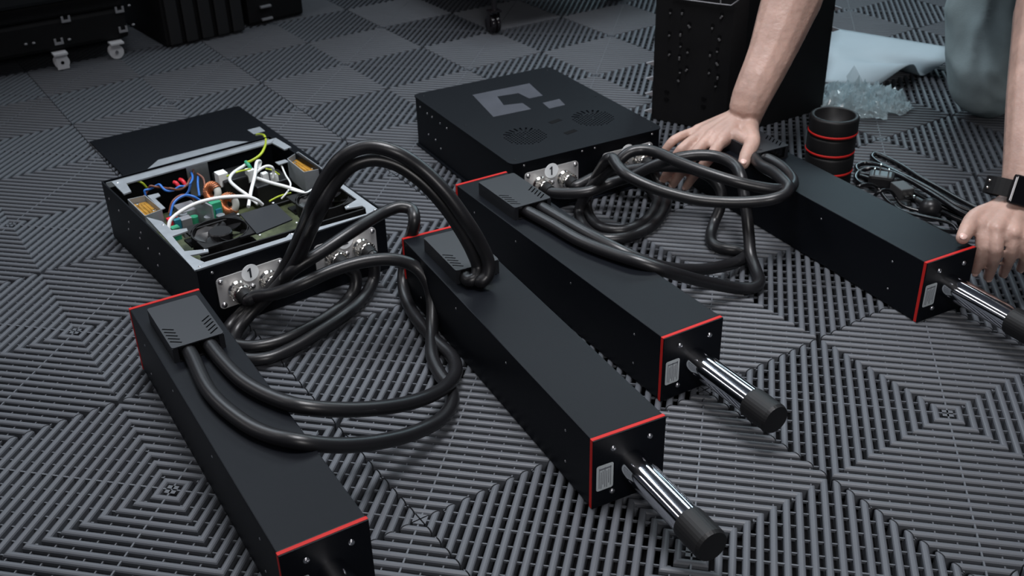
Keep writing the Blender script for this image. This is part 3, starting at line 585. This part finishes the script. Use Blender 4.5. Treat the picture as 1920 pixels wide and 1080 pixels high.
# ---------------------------------------------------------------- packaging: foam sheet and clear film
sh_l = [(-1.1199,1.0456,0.002), (-1.0494,0.9597,0.006), (-0.9776,0.8726,0.02), (-0.9341,0.8218,0.008), (-0.8707,0.7482,0.002)]
sh_r = [(-0.7701,1.0241,0.045), (-0.7305,0.9414,0.042), (-0.7728,0.9364,0.003), (-0.7503,0.8545,0.05), (-0.7869,0.8102,0.003)]
nl = 9; a = spline(sh_l, 6); b = spline(sh_r, 6); vs = []
for i in range(nl):
    t = i / (nl - 1)
    for j in range(len(a)):
        p = a[j].lerp(b[j], t); vs.append((p.x, p.y, max(.0012, p.z)))
n_ = len(a); fs = [(i * n_ + j, i * n_ + j + 1, (i + 1) * n_ + j + 1, (i + 1) * n_ + j) for i in range(nl - 1) for j in range(n_ - 1)]
shm = MB().add(vs, fs, True)
so = obj('foam_sheet', shm, m_paper); so.modifiers.new('thick', 'SOLIDIFY').thickness = .0022
tag(so, 'pale blue grey foam packing sheet with a wavy curled edge on the tiles', 'packing sheet')
rnd = random.Random(4); fv = []; ff = []
def filmpatch(c, w, d, h, rz, seed, n=9):
    mb = MB(); vs = []
    for i in range(n):
        for j in range(n):
            x = (i / (n - 1) - .5); y = (j / (n - 1) - .5); q = Vector((x * 3.1 + seed, y * 3.1, seed * 1.7))
            r = 1 - .35 * (abs(x) * 2) ** 3
            z = h * (.12 + .9 * abs(noise.noise(q * 1.6)) + .5 * abs(noise.noise(q * 4.3)) + .26 * rnd.random()) * max(.08, (1 - (2 * x) ** 2) * (1 - (2 * y) ** 2)) ** .5
            X = x * w + (rnd.random() - .5) * w * .05; Y = y * d * r + (rnd.random() - .5) * d * .05
            vs.append((c[0] + X * math.cos(rz) - Y * math.sin(rz), c[1] + X * math.sin(rz) + Y * math.cos(rz), .001 + z))
    for i in range(n - 1):
        for j in range(n - 1):
            q = (i * n + j, i * n + j + 1, (i + 1) * n + j + 1, (i + 1) * n + j)
            fv_ = [(q[0], q[1], q[2]), (q[0], q[2], q[3])] if rnd.random() < .5 else [(q[0], q[1], q[3]), (q[1], q[2], q[3])]
            ff.extend([tuple(k + len(fv) for k in t) for t in fv_])
    fv.extend(vs)
filmpatch((-0.7554,0.6872,0), .10, .13, .045, R(25), 1.0, 26)
filmpatch((-0.7229,0.7349,0), .11, .12, .045, R(60), 2.3, 26)
filmpatch((-0.7048,0.6628,0), .10, .07, .035, R(35), 4.1, 22)
filmpatch((-0.6869,0.7339,0), .07, .07, .03, R(10), 5.7, 18)
filmpatch((-0.7936,0.6916,0), .06, .10, .04, R(40), 7.7, 20)
pk = (-0.7576,0.706,0.035); 
k0 = len(fv); p1, p2, p3, p4 = (-0.7761,0.7049,0.03), (-0.7349,0.7104,0.035), (-0.7654,0.7023,0.075), (-0.7584,0.6745,0.06)
fv += [p1, p2, p3, p4]; ff += [(k0, k0 + 1, k0 + 2), (k0, k0 + 2, k0 + 3)]
tag(obj('plastic_bag', MB().add(fv, ff, False), m_film), 'crumpled clear glossy plastic bag behind the stack of rubber feet', 'plastic bag')

# ---------------------------------------------------------------- black crate behind
c0 = Vector((-0.7913,0.3898,0)); c0b = Vector((-0.7758,0.4103,0)); c1 = Vector((-0.9319,0.3303,0)); c2 = Vector((-0.7681,0.6269,0)); bk = c1 - c0
foot = [c1, c0, c0b, c2, c2 + bk * 1.15, c1 + (c2 - c0b) * 1.05 + bk * .1]
cr = thing('tool_crate', 'tall black plastic crate with small clips and holes behind the closed control box', 'crate', (c0.x, c0.y, .0004), 0)
loc_ = [(p.x - c0.x, p.y - c0.y) for p in foot]
obj('body', MB().prism(loc_, 0, .34), m_case, cr)
def onface(p, q, t, z, off=.001):
    d = (q - p); nrm = Vector((d.y, -d.x, 0)).normalized()
    if nrm.dot(Vector((M[0][3], M[1][3], 0)) - p) < 0: nrm = -nrm
    w = p + d * t + nrm * off; return (w.x - c0.x, w.y - c0.y, z), math.atan2(d.y, d.x), nrm
hol = MB().cyl((0, 0, 0), (0, .0012, 0), .0032, n=10).mesh('mounting_hole', m_hole)
clp = MB().box((0, .0015, .0), (.0034, .003, .0026), b=.0006).mesh('metal_clip', mat('clip_metal', (.12, .12, .125), .4, .4))
face_pts = [(-0.9042,0.3414,0.2101), (-0.8823,0.3503,0.2125), (-0.8681,0.356,0.1911), (-0.9041,0.3415,0.1683), (-0.883,0.3499,0.1728), (-0.8818,0.3504,0.1509), (-0.9022,0.3422,0.1321), (-0.8826,0.3501,0.1284), (-0.8681,0.3559,0.1422), (-0.8682,0.3559,0.1085), (-0.88,0.3512,0.1011), (-0.8822,0.3503,0.0851), (-0.8112,0.3788,0.2167), (-0.8259,0.3729,0.194), (-0.812,0.3785,0.1758), (-0.8142,0.3776,0.1527), (-0.8263,0.3727,0.1435), (-0.8126,0.3782,0.13), (-0.826,0.3728,0.1103), (-0.8097,0.3794,0.1042), (-0.8125,0.3783,0.0873)]
d1 = (c1 - c0); n1 = Vector((d1.y, -d1.x, 0)).normalized()
if n1.dot(Vector((M[0][3], M[1][3], 0)) - c0) < 0: n1 = -n1
rz1 = math.atan2(n1.y, n1.x) - R(90)
for i, p in enumerate(face_pts):
    q = Vector(p) - c0; s = q.dot(d1.normalized()); base = d1.normalized() * s
    o = obj('mounting_hole', hol, None, cr, (base.x + n1.x * .0003, base.y + n1.y * .0003, p[2] + .006)); o.rotation_euler = (0, 0, rz1)
    o = obj('metal_clip', clp, None, cr, (base.x, base.y, p[2])); o.rotation_euler = (0, R(35) * ((i % 3) - 1), rz1); o.scale = (1, 1, 1 + (i * 7 % 5) * .45)
for z in (.045, .06): 
    for s in (.3, .8):
        b_ = d1 * s; o = obj('mounting_hole', hol, None, cr, (b_.x + n1.x * .0003, b_.y + n1.y * .0003, z)); o.rotation_euler = (0, 0, rz1); o.scale = (1.6, 1, 1)
def rel(p): return (p[0] - c0.x + n1.x * .002, p[1] - c0.y + n1.y * .002, p[2])
rm = MB().tube([rel((-0.9007,0.3428,0.239)), rel((-0.8196,0.3754,0.2403)), rel((-0.794,0.3857,0.2412)), rel((-0.7818,0.3906,0.2524)), rel((-0.779,0.3917,0.264))], .0013, 6, 1); rm.tube([rel((-0.8129,0.3781,0.2403)), rel((-0.8143,0.3776,0.259))], .0012, 6, 1)
obj('handle_trim', rm, m_grey, cr)
tab = MB().prism([(0, 0), (.014, .004), (.0, .009)], -.003, .003).mesh('edge_tab', m_grey)
d2 = (c2 - c0b); e2 = Vector((c2.x - c0.x, c2.y - c0.y, 0)); e1 = Vector((d1.x, d1.y, 0))
for z in (.155, .195, .235, .27): 
    o = obj('edge_tab', tab, None, cr, (e2.x, e2.y, z)); o.rotation_euler = (R(90), 0, math.atan2(right.y, right.x))
for z in (.02, .055, .085, .115):
    o = obj('edge_tab', tab, None, cr, (e1.x, e1.y, z)); o.rotation_euler = (R(90), R(180), math.atan2(right.y, right.x))

# ---------------------------------------------------------------- rolling toolbox and cases at the far left
XC = -1.96
tb = thing('rolling_toolbox', 'dark rolling toolbox with silver latches and casters at the far left', 'toolbox', (XC, -.62, .0004), 0)
def ty(p): return p[1] + .62
b1 = MB().box((-.16, -.02, .075), (.30, .55, .068), b=.008); obj('lower_drawer', b1, m_case, tb)
b2 = MB().box((-.165, -.02, .1275), (.30, .55, .034), b=.006); obj('upper_drawer', b2, m_case, tb)
b3 = MB().box((-.16, -.02, .165), (.325, .58, .036), b=.009); obj('lid', b3, mat('toolbox_lid', (.008, .009, .010), .35, bump=.05), tb)
obj('bin', MB().box((-.18, -.02, .54), (.28, .52, .72), b=.01), m_case, tb)  # unseen bin above the lid, made tall to shade the floor in front
obj('base_tray', MB().box((-.16, -.02, .044), (.28, .53, .012), b=.003), m_case, tb)
lat = MB(); lat.box((0, 0, -.004), (.003, .020, .006), b=.001); lat.box((0, -.0075, .003), (.003, .005, .009), b=.001); lat.box((0, .0075, .003), (.003, .005, .009), b=.001)
latm = lat.mesh('latch', mat('latch_silver', (.42, .42, .44), .35, .6))
for p in ((-1.96,-0.496,0.1063), (-1.96,-0.3763,0.1066), (-1.96,-0.5214,0.0603), (-1.96,-0.377,0.0611)): obj('latch', latm, None, tb, (-.008, ty(p), p[2]))
for p in ((-1.96,-0.3533,0.1124), (-1.96,-0.3524,0.0678), (-1.96,-0.498,0.0606), (-1.96,-0.5905,0.0676), (-1.96,-0.5738,0.0668)): obj('rivet', MB().ell((0, 0, 0), (.003, .004, .003), 10, 6), m_grey, tb, (-.008, ty(p), p[2]))
mcas = mat('caster_grey', (.55, .55, .57), .5)
for i, p in enumerate(((-1.96,-0.5265,0.022), (-1.96,-0.4045,0.0226))):
    cs = MB(); y = ty(p)
    cs.cyl((-.012, y, .0165), (.004, y, .0165), .0165, n=22); cs.box((-.004, y + (.004 if i else 0), .036), (.03, .030, .004)); 
    if i == 0: cs.box((.006, y, .017), (.002, .026, .032), b=.001)
    obj('caster', cs, mcas, tb); obj('axle', MB().cyl((.004, y, .0165), (.0075, y, .0165), .004, n=10), m_screw if i else m_hole, tb)
for y in (-.2, .2): obj('caster', MB().cyl((-.30, y, .0165), (-.284, y, .0165), .0165, n=18), mcas, tb)
rc = thing('ribbed_case', 'dark case with upright ribs standing right of the rolling toolbox', 'case', (-1.965, -.185, .0004), R(4))
obj('body', MB().box((-.16, 0, .45), (.30, .20, .90), b=.006), m_case, rc)  # upper height out of view, raised to block light onto the tiles in front
for k in range(5): obj('rib', MB().box((-.006, -.078 + k * .040, .45), (.016, .029, .89), b=.003), mat('case_rib', (.009, .009, .010), .5), rc)
dc = thing('storage_case', 'dark storage case with two dim grey bars, right beside the case with upright ribs', 'case', (-1.99, .005, .0004), R(6))
obj('body', MB().box((-.17, .01, .4), (.30, .155, .796), b=.008), m_case, dc)  # unseen top part heightened so the floor before it falls in shade
for z in (.013, .044): obj('pull_bar', MB().box((-.015, -.02, z), (.01, .03, .006), b=.002), m_grey, dc)
cp = (-1.5884,0.3894,0)
ch = thing('rolling_cart', 'black wheeled cart whose shiny caster shows at the top edge of the photo', 'cart', (cp[0], cp[1], .0004), R(-4))
obj('platform', MB().box((-.36, .2, .155), (.78, .52, .02), b=.004), m_case, ch)
obj('load', MB().box((-.36, .17, .30), (.60, .34, .26), b=.02), m_blackm, ch)
mw = mat('shiny_caster', (.012, .010, .012), .12)
whl = MB()
for s in (-1, 1): whl.lathe([(.005, -.004), (.020, -.005), (.0225, -.003), (.0225, .003), (.020, .005), (.005, .004)], 22, Matrix.Translation((0, s * .0065, .0225)) @ Matrix.Rotation(R(90), 4, 'X'))
wm = whl.mesh('caster_wheel', mw)
fk = MB()
for s in (-1, 1): fk.box((.004, s * .0135, .036), (.012, .002, .036), b=.0005)
fk.box((.006, 0, .055), (.026, .029, .006), b=.002); fk.cyl((.008, 0, .056), (.008, 0, .142), .007, n=12)
fkm = fk.mesh('caster_fork', mw)
for x, y in ((0, 0), (-.08, .42), (-.70, 0), (-.70, .42)): obj('caster_wheel', wm, None, ch, (x, y, 0)); obj('caster_fork', fkm, None, ch, (x, y, 0))

# ---------------------------------------------------------------- kneeling person leaning on both hands
def capsule(mb, a, b, ra, rb, n=14):
    a = Vector(a); b = Vector(b); mb.ell(a, (ra,) * 3, n, 8); mb.ell(b, (rb,) * 3, n, 8)
    if (b - a).length > 1e-5: mb.cyl(a, b, ra, rb, n)
def chain(mb, pts, rs, res=4):
    P = spline(pts, res); N = len(P) - 1
    for i in range(N):
        def rad(k): t = k / N * (len(rs) - 1); j = min(int(t), len(rs) - 2); return rs[j] + (rs[j + 1] - rs[j]) * (t - j)
        capsule(mb, P[i], P[i + 1], rad(i), rad(i + 1))
def remesh(name, mb, vox, m, smooth=4, disp=None, fac=.5):
    o = obj('tmp', mb, m); md = o.modifiers.new('r', 'REMESH'); md.mode = 'VOXEL'; md.voxel_size = vox; md.use_smooth_shade = True
    sm = o.modifiers.new('s', 'SMOOTH'); sm.factor = fac; sm.iterations = smooth
    dg = bpy.context.evaluated_depsgraph_get(); me = bpy.data.meshes.new_from_object(o.evaluated_get(dg)); me.name = name
    bpy.data.objects.remove(o); me.materials.clear(); me.materials.append(m)
    if disp:
        me.calc_loop_triangles() if False else None
        for v in me.vertices: v.co += v.normal * disp(v.co)
    me.polygons.foreach_set('use_smooth', [True] * len(me.polygons)); return me
RH = dict(w=(-0.6084,0.2548,0.121), I=[(-0.5813,0.1742,0.106), (-0.5726,0.1417,0.088), (-0.6032,0.1432,0.049), (-0.6236,0.1453,0.02)], M=[(-0.6049,0.1753,0.108), (-0.5982,0.1354,0.09), (-0.6238,0.1329,0.05), (-0.6429,0.1333,0.02)],
          R=[(-0.6256,0.1783,0.107), (-0.6192,0.1246,0.092), (-0.6415,0.123,0.052), (-0.6592,0.1251,0.024)], P=[(-0.646,0.1832,0.103), (-0.644,0.13,0.099), (-0.6498,0.1191,0.084), (-0.6567,0.1166,0.072)],
          T=[(-0.5768,0.2294,0.114), (-0.5371,0.1976,0.113), (-0.5152,0.1653,0.108), (-0.5049,0.1493,0.1015)])
LH = dict(w=(-0.1587,0.326,0.122), I=[(-0.1556,0.2436,0.108), (-0.1407,0.2325,0.088), (-0.1445,0.2377,0.062), (-0.1505,0.2451,0.042)], M=[(-0.1354,0.2487,0.11), (-0.1225,0.2358,0.09), (-0.1353,0.2557,0.052), (-0.1459,0.2717,0.026)],
          R=[(-0.1179,0.2608,0.108), (-0.1129,0.2565,0.086), (-0.1274,0.2777,0.05), (-0.1395,0.2959,0.026)], P=[(-0.1037,0.2725,0.104), (-0.0999,0.2705,0.084), (-0.1122,0.2902,0.056), (-0.1207,0.3022,0.04)],
          T=[(-0.1654,0.2887,0.114), (-0.1705,0.2523,0.113), (-0.1611,0.2229,0.108), (-0.1566,0.2086,0.1015)])
def hand(mb, h, nails):
    w = Vector(h['w'])
    for k, r0 in (('I', .0094), ('M', .0096), ('R', .0091), ('P', .0080)):
        p = [Vector(q) for q in h[k]]
        chain(mb, p, [r0, r0 * .98, r0 * .85, r0 * .74], 3)
        capsule(mb, w.lerp(p[0], .10), p[0], .0205, r0 * 1.22)
        capsule(mb, w.lerp(p[0], .5) - Vector((0, 0, .004)), p[0] - Vector((0, 0, .003)), .014, r0)
        nails.append((p[3], (p[3] - p[2]).normalized(), r0 * .74))
    ks = ['I', 'M', 'R', 'P']
    for a, b in zip(ks, ks[1:]):
        m1 = Vector(h[a][0]).lerp(Vector(h[b][0]), .5); capsule(mb, w.lerp(m1, .2), m1.lerp(w, .10), .0165, .0100); m2 = Vector(h[a][0]).lerp(Vector(h[a][1]), .32).lerp(Vector(h[b][0]).lerp(Vector(h[b][1]), .32), .5); capsule(mb, m1.lerp(w, .1), m2, .0095, .0070)
    t = [Vector(q) for q in h['T']]
    capsule(mb, w, t[0], .020, .0165); chain(mb, t, [.0158, .0128, .0112, .0092], 3); capsule(mb, t[1], Vector(h['I'][0]).lerp(w, .35), .011, .011); capsule(mb, t[0], Vector(h['I'][0]).lerp(w, .5), .016, .0125)
    nails.append((t[3], (t[3] - t[2]).normalized(), .0092))
skin = MB(); nails = []
hand(skin, RH, nails); hand(skin, LH, nails)
fa = [Vector(RH['w']), Vector((-0.6018,0.2482,0.142)), Vector((-0.6199,0.3098,0.214)), Vector((-0.6449,0.3718,0.285))]
el_R = fa[3] + (fa[3] - fa[1]).normalized() * .085
fl_ = [Vector(LH['w']), Vector((-0.1627,0.338,0.142)), Vector((-0.2306,0.4338,0.235)), Vector((-0.3028,0.5454,0.305))]
el_L = fl_[3] + (fl_[3] - fl_[1]).normalized() * .085
sh_R = Vector((-.62, .60, .60)); sh_L = Vector((-.20, .62, .60)); chest = Vector((-.41, .66, .60)); hips = Vector((-.45, 1.0, .45))
fa[0] = fa[0] - Vector((0, 0, .005)); fl_[0] = fl_[0] - Vector((0, 0, .005))
chain(skin, fa + [el_R], [.0235, .0300, .038, .049, .046], 4); chain(skin, fl_ + [el_L], [.0235, .0300, .040, .049, .046], 4)
chain(skin, [el_R, sh_R, chest], [.045, .055, .085], 4); chain(skin, [el_L, sh_L, chest], [.045, .055, .085], 4)
neck = Vector((-.40, .54, .70)); head = Vector((-.40, .44, .80))
chain(skin, [chest, neck, head], [.085, .055, .055], 3); skin.ell(head, (.075, .095, .11), 24, 16)
skin.ell(head + Vector((.0, -.098, -.015)), (.014, .018, .024), 12, 8)
for s in (-1, 1): skin.ell(head + Vector((s * .076, .005, -.01)), (.010, .018, .030), 12, 8)
chain(skin, [chest, hips], [.1, .1], 3)
pe = thing('person', 'kneeling person in grey jeans leaning on both bare hands, watch on one wrist', 'person', (-.45, .9, 0))
def toL(me): me.transform(Matrix.Translation((.45, -.9, 0))); return me
obj('body', toL(remesh('body', skin, .0024, m_skin, 4)), None, pe)
for p, d, r in nails:
    up = Vector((.45, -.55, .7)); up = (up - d * up.dot(d)).normalized(); sd = d.cross(up)
    T = Matrix.Translation(Vector(p) + up * (r * .72) + d * .0015 - Vector((-.45, .9, 0))) @ Matrix((( d.x, sd.x, up.x, 0), (d.y, sd.y, up.y, 0), (d.z, sd.z, up.z, 0), (0, 0, 0, 1)))
    obj('fingernail', MB().ell((0, 0, 0), (r * .75, r * .58, r * .26), 12, 8, T), m_nail, pe)
tr = MB()
kR = Vector((-.560, .842, .078)); tR = Vector((-.628, .895, .21)); kL = Vector((-.26, .90, .078))
chain(tr, [kR, tR, Vector((-.60, .99, .40)), hips + Vector((-.1, .02, 0))], [.075, .076, .088, .11], 4)
chain(tr, [kL, Vector((-.28, .95, .21)), Vector((-.31, 1.0, .40)), hips + Vector((.1, .02, 0))], [.075, .078, .088, .11], 4)
for k in (kR, kL): chain(tr, [k, k + Vector((0, .18, -.01)), k + Vector((0, .42, -.02))], [.074, .066, .055], 4)
capsule(tr, hips + Vector((-.08, .02, 0)), hips + Vector((.08, .02, 0)), .13, .13)
def wr(c):
    q = Vector((c.x * 11 + c.z * 7, c.y * 11 - c.z * 6, c.z * 9)); a = noise.noise(q + Vector((noise.noise(q * .5) * 2, 0, 0))); return .007 * (1 - abs(a) * 2.4) - .003
obj('trousers', toL(remesh('trousers', tr, .0075, m_denim, 6, wr)), None, pe)
st_ = MB(); chain(st_, [hips + Vector((0, -.02, .04)), chest + Vector((0, .12, .02)), chest], [.15, .165, .15], 4)
chain(st_, [chest + Vector((0, .02, 0)), sh_R, sh_R.lerp(el_R, .62)], [.13, .085, .072], 4); chain(st_, [chest + Vector((0, .02, 0)), sh_L, sh_L.lerp(el_L, .62)], [.13, .085, .072], 4)
obj('shirt', toL(remesh('shirt', st_, .010, m_shirt, 6, wr)), None, pe)
hb = MB().ell(head + Vector((0, .02, .03)), (.083, .098, .098), 24, 16); obj('hair', toL(hb.mesh('hair', m_hair)), None, pe)
for s in (-1, 1): obj('eye', toL(MB().ell(head + Vector((s * .03, -.086, .008)), (.012, .010, .009), 12, 8).mesh('eye', m_white)), None, pe)
obj('mouth', toL(MB().ell(head + Vector((0, -.083, -.055)), (.022, .008, .006), 12, 8).mesh('mouth', mat('lips', (.4, .17, .15), .5))), None, pe)

# watch on the far right wrist
ax = (fl_[1] - fl_[0]).normalized(); wc = Vector((-0.1671,0.3191,0.136))
nrm = Vector((.62, -.45, .35)); nrm = (nrm - ax * nrm.dot(ax)).normalized(); sd = ax.cross(nrm)
wt = thing('wrist_watch', 'black smart watch with dark strap on the wrist at the right photo edge', 'watch', wc)
wt.rotation_mode = 'QUATERNION'; wt.rotation_quaternion = Matrix(((sd.x, ax.x, nrm.x), (sd.y, ax.y, nrm.y), (sd.z, ax.z, nrm.z))).to_quaternion()
TY = Matrix.Rotation(R(-90), 4, 'X')
obj('strap', MB().lathe([(.0330, -.012), (.0360, -.0115), (.0360, .0115), (.0330, .012), (.0330, -.012)], 36, TY, smooth=False), m_rubber, wt)
obj('case', MB().box((0, 0, .0385), (.036, .040, .010), b=.004), mat('watch_case', (.06, .06, .065), .25, .9), wt)
obj('screen', MB().box((0, 0, .0437), (.031, .035, .0016), b=.0006), m_glassb, wt)
for k in (-1, 1): obj('strap_pin', MB().ell((-.0355, k * .005, .006), (.0022,) * 3, 10, 6), m_nickel, wt)
